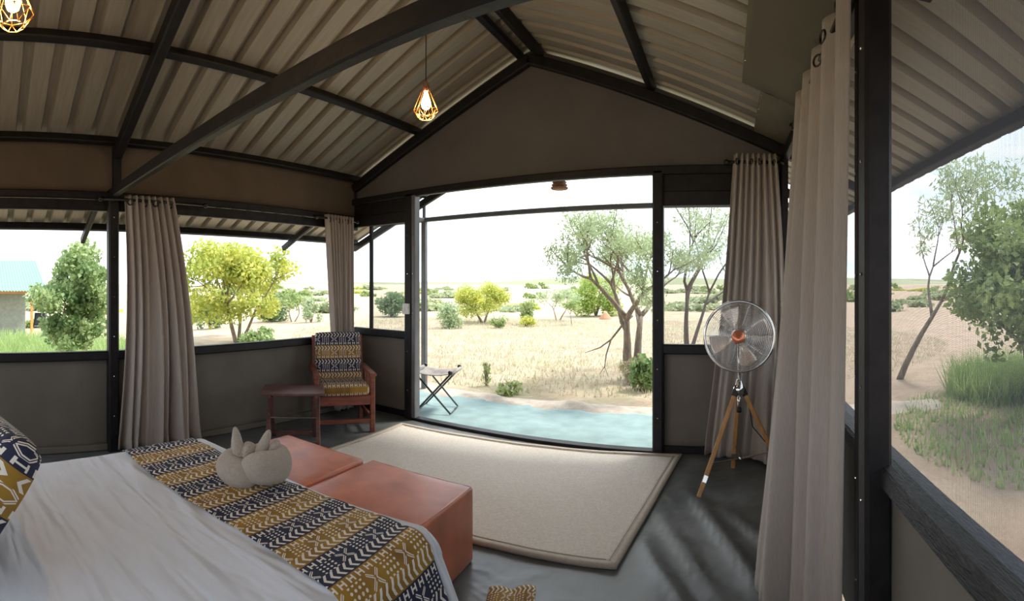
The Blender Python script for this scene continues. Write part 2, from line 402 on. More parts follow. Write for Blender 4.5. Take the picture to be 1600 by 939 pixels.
mb = MB(); mb.add([(XG-.2, YB, rz(XG-.2)+.05), (XG, YB, ZG+.06), (XG+.2, YB, rz(XG+.2)+.05), (XG-.2, YE, rz(XG-.2)+.05), (XG, YE, ZG+.06), (XG+.2, YE, rz(XG+.2)+.05)], [(0,1,4,3),(1,2,5,4)])
solid(mb.build('ridge_cap', M['metal'], ceiling), .004, 1)
def purlin(x, name='purlin', w=.06, h=.07, y0=YB, y1=YE-.05):
    z = rz(x) - h/2 - .002; up = Vector((SL if x < XG else -SL, 0, 1)).normalized()*1.0
    return MB().bar((x, y0, z), (x, y1, z), w, h, up=(-up.x, 0, up.z)).build(name, M['frame'], ceiling)
for x in (-2.95, -.62): purlin(x)
for x in (XG-.09, XG+.09): purlin(x, 'ridge_beam', .055, .085)
purlin(EL + .12, 'eave_beam', .05, .08); purlin(ER - .10, 'eave_beam', .05, .09)
for x in (XL + .05, XR - .05): purlin(x, 'purlin', .05, .07)
def rafter(y, w=.075, h=.10, xa=XL+.02, xb=XR-.02, name='rafter'):
    for xe in (xa, xb):
        s = 1 if xe < XG else -1
        a = Vector((XG, y, ZG - .085 - h/2)); b = Vector((xe, y, rz(xe) - .085 - h/2))
        MB().bar(a, b, w, h, up=(-s*SL, 0, 1)).build(name, M['frame'], ceiling)
rafter(1.12); rafter(YF - .05, .07, .09); rafter(YE - .10, .06, .09, EL+.1, ER-.1, 'verge_rafter')
# rafter tails that carry the eaves outside the walls
for y in (1.12, YF-.05):
    MB().bar((XL-.02, y, rz(XL)-.14), (EL+.05, y, rz(EL+.05)-.16), .05, .07).build('rafter_tail', M['frame'], ceiling)
    MB().bar((XR+.02, y, rz(XR)-.14), (ER-.05, y, rz(ER-.05)-.15), .05, .07).build('rafter_tail', M['frame'], ceiling)
# horizontal tie beam across the room and its tapered knee
MB().bar((XL, 1.07, 2.15), (XR, 1.07, 2.15), .055, .080).build('tie_beam', M['frame'], ceiling)
MB().bar((XL+.02, 1.12, 2.10), (XL+.02, 1.12, 2.55), .07, .07).build('knee_post', M['frame'], ceiling)
# canvas flap lapped up over the lower edge of the right roof slope
def flap(y0, y1, x0):
    P = lambda u, v: (x0 + (XR-.01-x0)*u, y0 + (y1-y0)*v, rz(x0+(XR-.01-x0)*u) - .078 - .006*noise2(u*5, v*9))
    o = solid(MB().grid(P, 12, 24).build('roof_canvas', M['flap'], ceiling, True), .004)
    for k in range(7):
        p = P(.02, (k+.5)/7); MB().lathe([(.006,-.006),(.006,.004),(.002,.006)], p, 8, (0,0,-1)).build('stud', M['chrome'], o)
flap(3.02, YF-.02, .22); flap(YB, 3.02, .10)

# ---------------------------------------------------------------- walls
def panel(name, P, nu, nv, mat, parent=None, t=.006):
    return solid(MB().grid(P, nu, nv).build(name, mat, parent, True), t)
# left wall
wl_ = tag(panel('wall_left', lambda u, v: (XL + .008*noise2(u*18, v*2, 3), YB + (YF-YB)*u, .82*v), 90, 10, M['canvas']), 'olive-brown canvas lower wall under the long side windows', kind='structure')
panel('canvas_band', lambda u, v: (XL + .012*noise2(u*14, v*3, 6), YB + (YF-YB)*u, 2.15 + (rz(XL)-2.16)*v), 90, 6, M['band'], wl_)
MB().bar((XL+.03, YB, 2.135), (XL+.03, YF, 2.135), .06, .06).build('wall_plate', M['frame'], wl_)
MB().bar((XL, YB, 2.055), (XL, YF, 2.055), .05, .09).build('wall_plate', M['frame'], wl_)
MB().bar((XL+.03, YB, .80), (XL+.03, YF, .80), .07, .075).build('window_sill', M['frame'], wl_)
MB().bar((XL+.025, YB, .03), (XL+.025, YF, .03), .03, .05).build('skirting', M['canvas'], wl_)
for y in (1.08, 3.62):
    p = MB().bar((XL+.045, y, 0), (XL+.045, y, 2.13), .09, .09, up=(0,1,0)).build('post', M['frame'], wl_)
    for k in range(6): MB().lathe([(.006,-.004),(.006,.003),(.003,.006)], (XL+.091, y, .3+.33*k), 8, (1,0,0)).build('screw', M['chrome'], p)
# front wall
XD0, XD1, ZL = -2.98, -.60, 2.30
wf = tag(panel('wall_front', lambda u, v: (XL + (XR-XL)*u, YF - .010*noise2(u*7, v*4, 2)*math.sin(pi*v), ZL + (rz(XL+(XR-XL)*u) - ZL - .02)*v), 80, 20, M['gable']), 'dark canvas gable wall above the open doorway', kind='structure')
for (a, b) in ((XL, XD0-.08), (XD1+.08, XR)):
    panel('canvas_panel', lambda u, v: (a + (b-a)*u, YF + .006*noise2(u*5, v*3, 1), .86*v), 16, 8, M['canvas'], wf)
    MB().bar((a, YF-.02, .86), (b, YF-.02, .86), .07, .08).build('window_sill', M['frame'], wf)
    MB().bar((a, YF-.02, 2.10), (b, YF-.02, 2.10), .05, .12).build('header', M['frame'], wf)
    MB().bar((a, YF-.015, .03), (b, YF-.015, .03), .03, .06).build('skirting', M['frame'], wf)
MB().bar((XL, YF-.04, ZL+.03), (XR, YF-.04, ZL+.03), .07, .07).build('lintel', M['frame'], wf)
MB().bar((XL, YF-.02, 2.23), (XD0-.08, YF-.02, 2.23), .02, .18).build('header_board', M['frame'], wf)
MB().bar((XD1+.08, YF-.02, 2.23), (XR, YF-.02, 2.23), .02, .18).build('header_board', M['frame'], wf)
for x, wd, mt in ((XD0-.07, .10, 'frame'), (XD0, .045, 'frame_grey'), (XD1+.04, .09, 'frame')):
    p = MB().bar((x, YF-.03, 0), (x, YF-.03, ZL+.02), wd, .09, up=(0,1,0)).build('door_post', M[mt], wf)
    for k in range(5): MB().lathe([(.006,-.004),(.006,.003),(.003,.006)], (x, YF-.077, .3+.4*k), 8, (0,-1,0)).build('screw', M['chrome'], p)
MB().bar((-3.62, YF-.01, .9), (-3.62, YF-.01, 2.06), .035, .04, up=(0,1,0)).build('mullion', M['frame'], wf)
MB().bar((XD0-.02, YF-.03, .012), (XD1+.02, YF-.03, .012), .09, .03).build('threshold', M['frame'], wf)
# right wall
wr = tag(panel('wall_right', lambda u, v: (XR+.02 + .006*noise2(u*14, v*2, 5), YB + (YF-YB)*u, .80*v), 70, 8, M['canvas']), 'canvas lower wall below the screened side window', kind='structure')
panel('canvas_band', lambda u, v: (XR, YB + (YF-YB)*u, 2.44 + (rz(XR)-2.45)*v), 60, 4, M['flap'], wr)
MB().bar((XR-.02, YB, 2.44), (XR-.02, YF, 2.44), .06, .08).build('wall_plate', M['frame'], wr)
MB().bar((XR+.03, YB, .79), (XR+.03, YF, .79), .11, .07).build('window_sill', M['sill'], wr)
for y, xw in ((1.45, .09), (3.84, .06), (1.62, .03)):
    p = MB().bar((XR-.03, y, 0), (XR-.03, y, 2.46), .09 if xw > .05 else .05, xw, up=(1,0,0)).build('post', M['frame'], wr)
    for k in range(6): MB().lathe([(.005,-.004),(.005,.003),(.003,.005)], (XR-.03-xw*.5, y, .35+.36*k), 8, (-1,0,0)).build('screw', M['chrome'], p)
# back wall behind the bed head: canvas with an open window band, like the side walls
wb = tag(panel('wall_back', lambda u, v: (XL + (XR-XL)*u, YB, .82*v), 30, 6, M['canvas']), 'canvas lower wall behind the bed head', kind='structure')
panel('canvas_gable', lambda u, v: (XL + (XR-XL)*u, YB, 2.10 + (rz(XL+(XR-XL)*u) - 2.12)*v), 40, 8, M['gable'], wb)
for z in (.80, 2.10): MB().bar((XL, YB, z), (XR, YB, z), .07, .08).build('rail', M['frame'], wb)
for x in (XL+.05, -2.4, -.95, XR-.05): MB().bar((x, YB, 0), (x, YB, 2.12), .08, .08, up=(0,1,0)).build('post', M['frame'], wb)
# insect screens
def screen(name, P, mat, label):
    o = mesh(name, [P(0,0), P(1,0), P(1,1), P(0,1)], [(0,1,2,3)], mat, uvs=[(0,0),(1,0),(1,1),(0,1)]); o['kind'] = 'structure'; o['label'] = label; return o
screen('window_1', lambda u, v: (XL+.26 + (XD0-.12-XL-.26)*u, YF+.015, .89+1.16*v), M['screen'], 'narrow mesh window between the corner and the door post')
screen('window_2', lambda u, v: (XD1+.08 + (XR-XD1-.08)*u, YF+.015, .89+1.27*v), M['screen'], 'mesh window beside the fan and front curtain')
screen('window_3', lambda u, v: (XR+.035, YB + (1.52-YB)*u, .82+1.6*v), M['screen_veil'], 'large insect mesh window above the black weathered sill')
screen('window_4', lambda u, v: (XR+.035, 1.54 + (3.88-1.54)*u, .82+1.6*v), M['screen_veil'], 'mesh window behind the long side curtain')

# veranda frame in front of the doorway
vf = tag(empty('veranda_frame', (0, 5.22, 0)), 'dark metal veranda frame of posts and cross beam beyond the doorway', kind='structure')
def vbar(a, b, w, h, name, up=(0,0,1)):
    a = Vector(a)-Vector((0,5.22,0)); b = Vector(b)-Vector((0,5.22,0))
    return MB().bar(a, b, w, h, up=up).build(name, M['frame_grey'], vf)
vbar((XL, 5.22, -.08), (XL, 5.22, 2.28), .07, .07, 'post', (0,1,0)); vbar((XR, 5.22, -.08), (XR, 5.22, 2.28), .07, .07, 'post', (0,1,0))
vbar((EL+.1, 5.22, 2.27), (ER-.1, 5.22, 2.27), .05, .06, 'beam'); vbar((XL, 3.95, 2.27), (XL, 5.22, 2.27), .05, .05, 'side_beam')
vbar((XR, 5.22, 2.27), (XR, 5.22, rz(XR)-.1), .04, .04, 'strut', (0,1,0)); vbar((XL, 5.22, 2.27), (XL, 5.22, rz(XL)-.1), .04, .04, 'strut', (0,1,0))

# ---------------------------------------------------------------- curtains
def curtain(label, top, bot, z0, z1, n, a0, a1, mid=None, seed=1, sp=.9, nu=220, nv=44, eyelets=6):
    """pleated curtain: top / bot are pairs of floor points the cloth spans at rod height and at the hem"""
    A, B = Vector(top[0]), Vector(top[1]); C, D = Vector(bot[0]), Vector(bot[1])
    rs = random.Random(seed); ph = [rs.uniform(-.7, .7) for _ in range(12)]
    t = tag(empty('curtain', ((A.x+B.x)/2, (A.y+B.y)/2, z0)), label, 'curtain', 'taupe eyelet curtains in the tent'); org = Vector((*t.location,))
    def P(u, v):
        s = v**sp
        uu = u + .02*math.sin(3*pi*u + ph[0])*s
        p = (A*(1-uu) + B*uu)*(1-s) + (C*(1-uu) + D*uu)*s
        if mid: p = p + Vector(mid)*math.sin(pi*min(1, v*1.05))
        d = ((B-A)*(1-s) + (D-C)*s).normalized(); nrm = Vector((-d.y, d.x))
        amp = a0 + (a1-a0)*s
        wu = u + s*(.045*math.sin(2*pi*u*1.4+ph[2]*4) + .03*math.sin(2*pi*u*2.3+ph[5]*5+v))
        w = (1-.55*s)*math.sin(2*pi*n*wu + ph[1]*2) + s*.95*math.sin(2*pi*n*.42*wu + ph[3]*3 + v*.9) + s*.35*math.sin(2*pi*n*.75*wu + ph[6]*4 - v*1.4)
        w2 = .10*math.sin(2*pi*n*1.7*u + ph[4]*3 + 2*v)*s
        p = p + nrm*amp*(w+w2)
        z = z1 + (z0-z1)*v
        if v > .93: p = p + nrm*.012*math.sin(2*pi*n*u*.7+1)*(v-.93)/.07
        return Vector((p.x, p.y, z)) - org
    o = solid(MB().grid(P, nu, nv).build('cloth', M['curtain'], t, True), .004)
    # hem band and eyelets
    for k in range(eyelets):
        u = (k+.5)/eyelets; p = P(u, .028); q = P(min(1, u+.01), .028); d = (q-p).normalized()
        nr = Vector((-d.y, d.x, 0))
        MB().ring(p, .024, .006, nr, 18, 6).build('eyelet', M['eyelet'], t, True)
    return t
def rod(label, p0, p1, name='curtain_rod'):
    t = tag(empty(name, p0), label, 'curtain rod'); b = Vector(p1)-Vector(p0)
    MB().tube([(0,0,0), tuple(b)], .012, 10).build('pole', M['eyelet'], t, True)
    for q in (Vector((0,0,0)), b): MB().lathe([(.010,-.02),(.020,-.012),(.022,0),(.020,.012),(.010,.02)], q, 12, b).build('finial', M['eyelet'], t, True)
    for f in (.06, .94):
        q = b*f; side = -1 if p0[0] < -2 else 1
        if abs(b.x) > abs(b.y): MB().bar(q, q + Vector((0, .10, .03)), .012, .02).build('bracket', M['eyelet'], t)
        else: MB().bar(q, q + Vector((side*.10, 0, .03)), .012, .02).build('bracket', M['eyelet'], t)
    return t
rod('dark curtain rod along the left wall above the bedside window', (XL+.14, .95, 2.09), (XL+.14, 1.90, 2.09))
rod('dark curtain rod in the corner above the armchair', (XL+.14, 3.18, 2.09), (XL+.14, 3.78, 2.09))
rod('dark curtain rod above the mesh window by the fan', (.00, YF-.14, 2.365), (.445, YF-.14, 2.365))
rod('dark curtain rod over the long curtain beside the screened window', (XR-.10, 1.40, 2.355), (XR-.10, 2.85, 2.355))
curtain('long taupe curtain hanging on the left wall between two windows', [(XL+.13,1.16),(XL+.13,1.60)], [(XL+.17,1.10),(XL+.17,1.82)], .04, 2.13, 8, .026, .060, (.03,.03), 3)
curtain('narrow gathered curtain in the corner falling behind the armchair', [(XL+.145,3.30),(XL+.145,3.70)], [(XL+.14,3.44),(XL+.14,3.70)], .04, 2.13, 9, .026, .030, None, 5)
curtain('floor-length taupe curtain behind the tripod fan', [(.06,YF-.14),(.405,YF-.14)], [(-.17,YF-.13),(.43,YF-.30)], .03, 2.43, 8, .030, .045, (.03,-.02), 8)
curtain('large taupe curtain with wide folds beside the screened side window', [(.40,2.68),(.40,1.50)], [(.08,2.12),(.42,1.72)], .03, 2.42, 5, .028, .050, (.0,0), 11, sp=1.1)

# ---------------------------------------------------------------- bed
BED = .55; ROT = math.radians(7)
BW, BL = 1.44, 2.25
bed = tag(empty('bed', (-2.37, 1.18, 0), ROT), 'large bed with smooth white sheet beside the leather ottomans', 'bed')
# local frame: x across the bed from the far side, y = 0 at the foot and negative towards the pillows
def bed_surf(a, b, lift=0.0):
    """a: cloth length across from the far edge (may run past both edges), b: cloth length from the foot towards the head"""
    def edge(t, L, r=.07, out=.13):
        # returns (pos, drop) for cloth length t measured past an edge
        if t <= 0: return t, 0.0
        q = r*pi/2
        if t < q: return r*math.sin(t/r), r*(1-math.cos(t/r))
        return r + (t-q)*out, r + (t-q)*math.sqrt(1-out*out)
    x, dz1 = (a, 0.0)
    if a > BW-.07: p, dz1 = edge(a-(BW-.07), 0, .07, .42); x = BW-.07 + p
    elif a < .07: p, dz1 = edge(.07-a, 0); x = .07 - p
    y, dz2 = (-b, 0.0)
    if b < .05: p, dz2 = edge(.05-b, 0, .05, .05); y = -.05 + p
    z = BED - dz1 - dz2 + lift
    wr = .004*math.sin(b*26 + 3*math.sin(a*3.1) + a*7)*max(0, min(1, (b-.45)/.25))*max(0, 1-abs(a-.7)/.8) + .006*math.sin(a*5+b*3)
    if dz1 > .02: x += .018*math.sin(b*11)*min(1, dz1*3)
    if dz1 > 0: x += (1 if a > .5 else -1)*lift*1.6*min(1, dz1/.05)
    if dz2 > 0: y += lift*1.6*min(1, dz2/.04)
    return Vector((x, y, max(.012+lift, z + (wr if dz1 + dz2 < .02 else 0))))
mb = MB(); mb.grid(lambda u, v: bed_surf(-.36 + (BW+.78)*u, -.06 + (BL+.06)*v), 130, 170)
solid(mb.build('sheet', M['sheet'], bed, True), .006, -1)
bevel(MB().box((.05,-BL+.02,.02),(BW-.05,-.06,.22), .01).build('bed_base', M['wood_dark'], bed), .01)
bevel(MB().box((.04,-BL+.02,.22),(BW-.04,-.04,.53), .05).build('mattress', M['sheet'], bed), .02)
# white hem strip that turns over the foot
mb = MB(); mb.grid(lambda u, v: bed_surf(.02 + (BW+.20)*u, -.05 + .118*v, .006), 100, 8)
solid(mb.build('sheet_hem', M['sheet'], bed, True), .004, 1)
# printed runner across the bed, running down the near side to the floor
runner = tag(empty('bed_runner', (-2.37, 1.18, 0), ROT), 'gold and navy mudcloth runner with white symbols lying across the white bed', 'bed runner')
RB0, RB1 = .075, .50; RA0, RA1 = -.10, BW+.58; BAND = .122
nu_, nv_ = 190, 40; mb = MB(); uvs = []
def RS(u, v):
    a = RA0 + (RA1-RA0)*u; w = .10*(1-u)
    b = RB0 + .02*math.sin(u*9) + (RB1 - RB0 - .02*(1-u))*v
    p = bed_surf(a, b, .013); p.z += .003*(1+math.sin(a*31+b*9)*math.sin(b*13+1))*(1 if p.z > BED-.05 else .3)
    return p
mb.grid(RS, nu_, nv_)
uvs = [((RB1-RB0)*v/nv_/BAND*1.0, (RA1-RA0)*i/nu_/BAND) for v in range(nv_+1) for i in range(nu_+1)]
solid(mb.build('cloth', M['print'], runner, True, uvs), .003, 1)
# trailing end that slides from the bed side onto the floor
def TE(u, v):
    w = Vector((-.74 - .20*v + .26*(u-.5)*(1-.3*v) + .02*math.sin(v*9), 1.08 + .84*v + .10*(u-.5), 0))
    l = Matrix.Rotation(-ROT, 3, 'Z') @ (w - Vector((-2.37, 1.18, 0)))
    return (l.x, l.y, .018 + fold(w.x, w.y) + .020*abs(math.sin(u*5+v*7))*(.3+.7*v))
mb = MB(); mb.grid(TE, 30, 60)
uvs = [(i/30*.30/BAND, j/60*.85/BAND) for j in range(61) for i in range(31)]
solid(mb.build('trailing_end', M['print'], runner, True, uvs), .003, 1)

def cushion_mesh(name, w, d, h, mat, parent, band, pw=3.2, edge=.35, loc=(0,0,0), rot=(0,0,0), vaxis='y'):
    """plump rounded cushion, w x d x h, printed bands"""
    n = 20; vs = []; uv = []; fs = []
    for s in (1, -1):
        base = len(vs)
        for j in range(n+1):
            for i in range(n+1):
                x = -1 + 2*i/n; y = -1 + 2*j/n
                k = max(0, (1-abs(x)**pw))*max(0, (1-abs(y)**pw)); zz = (edge + (1-edge)*k**.5)*h/2
                px = x*(1 - .05*(1-abs(y)**2)*0 - .03*abs(y)**6); py = y*(1-.03*abs(x)**6)
                if max(abs(x), abs(y)) > .999: zz = edge*h/2*.4
                vs.append((px*w/2, py*d/2, s*zz)); uv.append((px*w/2/band, (py*d/2 if vaxis == 'y' else px*w/2)/band))
        for j in range(n):
            for i in range(n):
                q = (base+j*(n+1)+i, base+j*(n+1)+i+1, base+(j+1)*(n+1)+i+1, base+(j+1)*(n+1)+i)
                fs.append(q if s == 1 else q[::-1])
    m1 = (n+1)**2
    rim = [i for i in range(n+1)] + [j*(n+1)+n for j in range(1, n+1)] + [n*(n+1)+i for i in range(n-1, -1, -1)] + [j*(n+1) for j in range(n-1, 0, -1)]
    for a, b in zip(rim, rim[1:]+rim[:1]): fs.append((b, a, a+m1, b+m1))
    o = mesh(name, vs, fs, mat, parent, True, uv); o.location = loc; o.rotation_euler = rot
    return o
pl = tag(empty('pillow', (-1.58, .0, BED+.0)), 'plump printed pillow in gold and navy propped on the white bed', 'pillow')
cushion_mesh('cover', .62, .42, .20, M['print'], pl, .125, loc=(0,-.03,.205), rot=(math.radians(52), math.radians(-6), math.radians(10)))
pl2 = tag(empty('pillow', (-2.02, -.42, BED+.0)), 'mustard printed pillow leaning behind the gold and navy one', 'pillow')
cushion_mesh('cover', .56, .44, .18, M['print'], pl2, .16, loc=(0,-.02,.235), rot=(math.radians(70), math.radians(5), math.radians(24)))

# ---------------------------------------------------------------- towel animal
tw = tag(empty('towel_animal', (-1.70, 1.10, BED+.008), math.radians(52)), 'beige towel folded into a nest with upright ears on the bed runner', 'towel')
def roll(pts, rad, name, sx=1.0, n=14):
    return subd(MB().tube(pts, rad, n, True, sx).build(name, M['towel'], tw, True), 1)
def arc(a0, a1, R, z0, z1, n=16, ox=0, oy=0, ry=.80):
    return [(ox + R*math.cos(math.radians(a0+(a1-a0)*i/n)), oy + R*ry*math.sin(math.radians(a0+(a1-a0)*i/n)), z0+(z1-z0)*i/n) for i in range(n+1)]
# local -y faces the room side: the lower roll comes round the left, the upper flap crosses over it from the right
roll(arc(60, 305, .078, .072, .046, ox=-.030), [.030,.050,.058]+[.062]*11+[.056,.048,.034], 'rolled_fold', 1.0)
roll(arc(80, -135, .098, .080, .092, ox=.022, oy=-.012), [.034,.055,.064]+[.070]*10+[.066,.058,.044,.022], 'wrapped_fold', .62)
roll([(0,0,.01),(0,0,.05),(0,0,.105)], [.075,.085,.055], 'core')
roll([(-.03,.01,.09),(-.025,.0,.135),(-.02,.0,.165)], [.040,.040,.020], 'knot')
for (x, y, lx, ly, h, r) in ((-.062,-.005,-.022,.0,.135,.030), (.016,-.01,.050,.0,.128,.030), (.070,-.005,.030,.0,.085,.036), (-.082,.03,-.012,.02,.090,.024)):
    z0 = .095
    roll([(x,y,z0-.03),(x+lx*.15,y+ly*.15,z0+h*.15),(x+lx*.5,y+ly*.5,z0+h*.5),(x+lx*.8,y+ly*.8,z0+h*.8),(x+lx,y+ly,z0+h)], [r,r*1.05,r*.80,r*.62,r*.25], 'ear', .75)

# ---------------------------------------------------------------- ottomans
def ottoman(x, y, rot, label):
    t = tag(empty('ottoman', (x, y, 0), rot), label, 'ottoman', 'leather ottomans at the foot of the bed')
    s = .66; h = .375
    n = 10; vs = []; fs = []
    o = MB()
    bm = bmesh.new(); bmesh.ops.create_cube(bm, size=1); bmesh.ops.subdivide_edges(bm, edges=bm.edges[:], cuts=9, use_grid_fill=True)
    for v in bm.verts:
        x_, y_, z_ = v.co; bul = .018
        fx = (1-(2*y_)**2)*(1-(2*z_)**2); fy = (1-(2*x_)**2)*(1-(2*z_)**2); fz = (1-(2*x_)**2)*(1-(2*y_)**2)
        v.co = Vector((x_*s*(1 + bul*fx), y_*s*(1+bul*fy), (z_+.5)*h + (.010*fz if z_ > .49 else 0) + .004*noise2(x_*6, y_*6, x)*(z_ > .4)))
    me = bpy.data.meshes.new('body'); bm.to_mesh(me); bm.free(); me.materials.append(M['leather'])
    b = link(bpy.data.objects.new('body', me), t); bevel(b, .016, 3)
    e = s/2 - .012
    pts = [(-e,-e,h-.003),(e,-e,h-.003),(e,e,h-.003),(-e,e,h-.003),(-e,-e,h-.003)]
    q = MB()
    for p0, p1 in zip(pts, pts[1:]): q.tube([p0, p1], .0045, 6)
    q.build('top_seam', M['leather'], t, True)
    for sx in (-1, 1):
        for sy in (-1, 1): MB().tube([(sx*(e+.004), sy*(e+.004), .012), (sx*(e+.004), sy*(e+.004), h-.01)], .004, 6).build('corner_seam', M['leather'], t, True)
    return t
ottoman(-1.53, 1.715, math.radians(3), 'burnt orange leather cube ottoman at the bed foot with its side open to the floor')
ottoman(-2.215, 1.640, math.radians(5), 'burnt orange leather ottoman behind the towel animal beside the first one')

# ---------------------------------------------------------------- rug
rc = [Vector((-2.93,2.05,0)), Vector((-.53,2.24,0)), Vector((-.36,3.82,0)), Vector((-2.97,3.62,0))]
rug = tag(empty('rug', tuple((rc[0]+rc[2])/2)), 'large cream wool rug with taupe bound edge in front of the doorway', 'rug'); ro = rug.location.copy()
def RP(u, v, z=.014): return (rc[0]*(1-u)*(1-v) + rc[1]*u*(1-v) + rc[2]*u*v + rc[3]*(1-u)*v) - ro + Vector((0,0,z + .006 + .004*noise2(u*6, v*5, 2)))
solid(MB().grid(lambda u, v: RP(.014+.972*u, .024+.952*v), 60, 40).build('pile', M['rug'], rug, True), .016, -1)
for (f, nm) in ((lambda u, v: RP(u, .026*v, .010), 0), (lambda u, v: RP(u, 1-.026*v, .010), 0), (lambda u, v: RP(.016*v, u, .010), 0), (lambda u, v: RP(1-.016*v, u, .010), 0)):
    solid(MB().grid(f, 40, 2).build('border', M['rug_edge'], rug, True), .018, 0)
for (f) in (lambda t: RP(t, .036, .016), lambda t: RP(.022, t, .016), lambda t: RP(.978, t, .016), lambda t: RP(t, .964, .016)):
    MB().tube([f(.03+.94*i/30) for i in range(31)], .002, 5).build('stitching', M['rug_edge'], rug, True)

# ---------------------------------------------------------------- armchair
ch = tag(empty('armchair', (-3.40, 3.21, 0), math.radians(55)), 'wooden armchair with mudcloth print cushions in the corner by the curtain', 'armchair')
WR = M['wood_red']
for s in (-1, 1):
    MB().bar((s*.265,-.25,0),(s*.265,-.25,.53),.045,.045,(0,1,0)).build('leg', WR, ch)
    MB().bar((s*.245,.24,0),(s*.245,.22,.36),.04,.045,(0,1,0)).build('leg', WR, ch)
    MB().bar((s*.245,.20,.30),(s*.245,.29,.86),.035,.045,(0,1,0)).build('back_post', WR, ch)
    MB().bar((s*.265,-.30,.545),(s*.265,.27,.555),.060,.028).build('armrest', WR, ch)
    MB().bar((s*.265,-.25,.30),(s*.255,.22,.30),.028,.06).build('side_rail', WR, ch)
    MB().bar((s*.265,-.25,.13),(s*.255,.23,.13),.025,.035).build('stretcher', WR, ch)
    for k in range(3): MB().bar((s*.265,-.13+.11*k,.32),(s*.265,-.13+.11*k,.535),.018,.018,(0,1,0)).build('arm_spindle', WR, ch)
MB().bar((-.26,-.255,.305),(.26,-.255,.305),.028,.085).build('front_rail', WR, ch)
MB().bar((-.26,-.25,.11),(.26,-.25,.11),.025,.04).build('stretcher', WR, ch)
MB().bar((-.24,.285,.83),(.24,.285,.83),.028,.05).build('top_rail', WR, ch)
MB().bar((-.24,.23,.36),(.24,.23,.36),.028,.05).build('back_rail', WR, ch)
for k in range(4): MB().bar((-.24,-.2+.12*k,.335),(.24,-.2+.12*k,.335),.06,.016).build('seat_slat', WR, ch)
cushion_mesh('seat_cushion', .48, .50, .115, M['print_chair'], ch, .125, pw=8, edge=.85, loc=(0,-.035,.395), rot=(math.radians(-3),0,0))
cushion_mesh('back_cushion', .47, .54, .10, M['print_chair'], ch, .135, pw=8, edge=.8, loc=(0,.195,.63), rot=(math.radians(80),0,0))

# ---------------------------------------------------------------- folding side table
tb = tag(empty('side_table', (-3.29, 2.535, 0), math.radians(50)), 'dark folding wooden side table with slatted top beside the armchair', 'side table')
WD = M['wood_dark']
for k in range(6): MB().box((-.27,-.17+.058*k,.455),(.27,-.115+.058*k,.473), .003).build('slat', WD, tb)
for s in (-1,1): MB().bar((s*.20,-.165,.445),(s*.20,.165,.445),.03,.025).build('batten', WD, tb)
for s in (-1,1):
    MB().bar((s*.215,-.19,0),(s*.215,.15,.445),.022,.036,(1,0,0)).build('leg', WD, tb)
    MB().bar((s*.185,.19,0),(s*.185,-.15,.445),.022,.036,(1,0,0)).build('leg', WD, tb)
for (y, x) in ((-.165,.215), (.165,.185)): MB().bar((-x,y,.04),(x,y,.04),.022,.04).build('stretcher', WD, tb)
MB().tube([(-.22,0,.222),(.22,0,.222)], .008, 8).build('pivot_rod', M['chrome'], tb)

# ---------------------------------------------------------------- tripod fan
fan = tag(empty('tripod_fan', (.09, 3.34, 0)), 'chrome pedestal fan with copper hub on honey wood tripod legs', 'fan')
fdir = Vector((-.10, -1.0, .06)).normalized(); fc = Vector((0, -.02, 1.03))
q = fdir.to_track_quat('Z','Y')
g = MB()
for k in range(17):
    R = .055 + .185*k/16; dome = .045*(1-(R/.24)**2)
    g.ring(fc + fdir*(.045+dome), R, .0013, fdir, 40, 4); g.ring(fc - fdir*(.045+dome*.8), R, .0013, fdir, 36, 4)
for k in range(10):
    a = 2*pi*k/10
    for s in (1,-1):
        pts = [fc + q @ Vector((math.cos(a)*R, math.sin(a)*R, s*(.045 + .045*(1-(R/.24)**2)))) for R in (.05,.1,.15,.2,.24)]
        g.tube(pts, .0018, 5)
g.build('wire_guard', M['chrome'], fan, True)
MB().ring(fc, .245, .010, fdir, 56, 8).build('rim', M['chrome'], fan, True)
for k in range(4):
    a0 = pi/2*k + .35; vs = []; nr = 10
    for i in range(nr+1):
        r = .04 + .175*i/nr; wd = .10 + .42*math.sin(min(1, i/nr*1.15)*pi*.55)
        for j in range(7):
            s = j/6 - .5; a = a0 + s*wd*1.6*(1.1 - .35*i/nr); vs.append(fc + q @ Vector((r*math.cos(a), r*math.sin(a), s*.05)))
    fs = [(i*7+j, i*7+j+1, (i+1)*7+j+1, (i+1)*7+j) for i in range(nr) for j in range(6)]
    solid(mesh('blade', vs, fs, M['blade'], fan, True), .002)
MB().lathe([(.03,-.09),(.055,-.08),(.06,-.03),(.04,.0)], fc - fdir*.02, 20, fdir).build('motor', M['chrome'], fan, True)
MB().lathe([(.046,.0),(.046,.012),(.040,.018),(.0,.020)], fc + fdir*.085, 24, fdir).build('hub_cap', M['copper'], fan, True)
MB().tube([(0,.05,.66),(0,.05,.80),(0,.04,.98)], .012, 10).build('stem', M['chrome'], fan, True)
MB().lathe([(.02,.60),(.045,.62),(.045,.665),(.03,.68),(.018,.72)], (0,.03,0), 14).build('tripod_head', M['chrome'], fan, True)
MB().lathe([(.014,.50),(.014,.61)], (0,.03,0), 12).build('centre_column', M['chrome'], fan, True)
MB().lathe([(.018,.485),(.018,.515)], (0,.03,0), 12).build('column_foot', M['black'], fan, True)
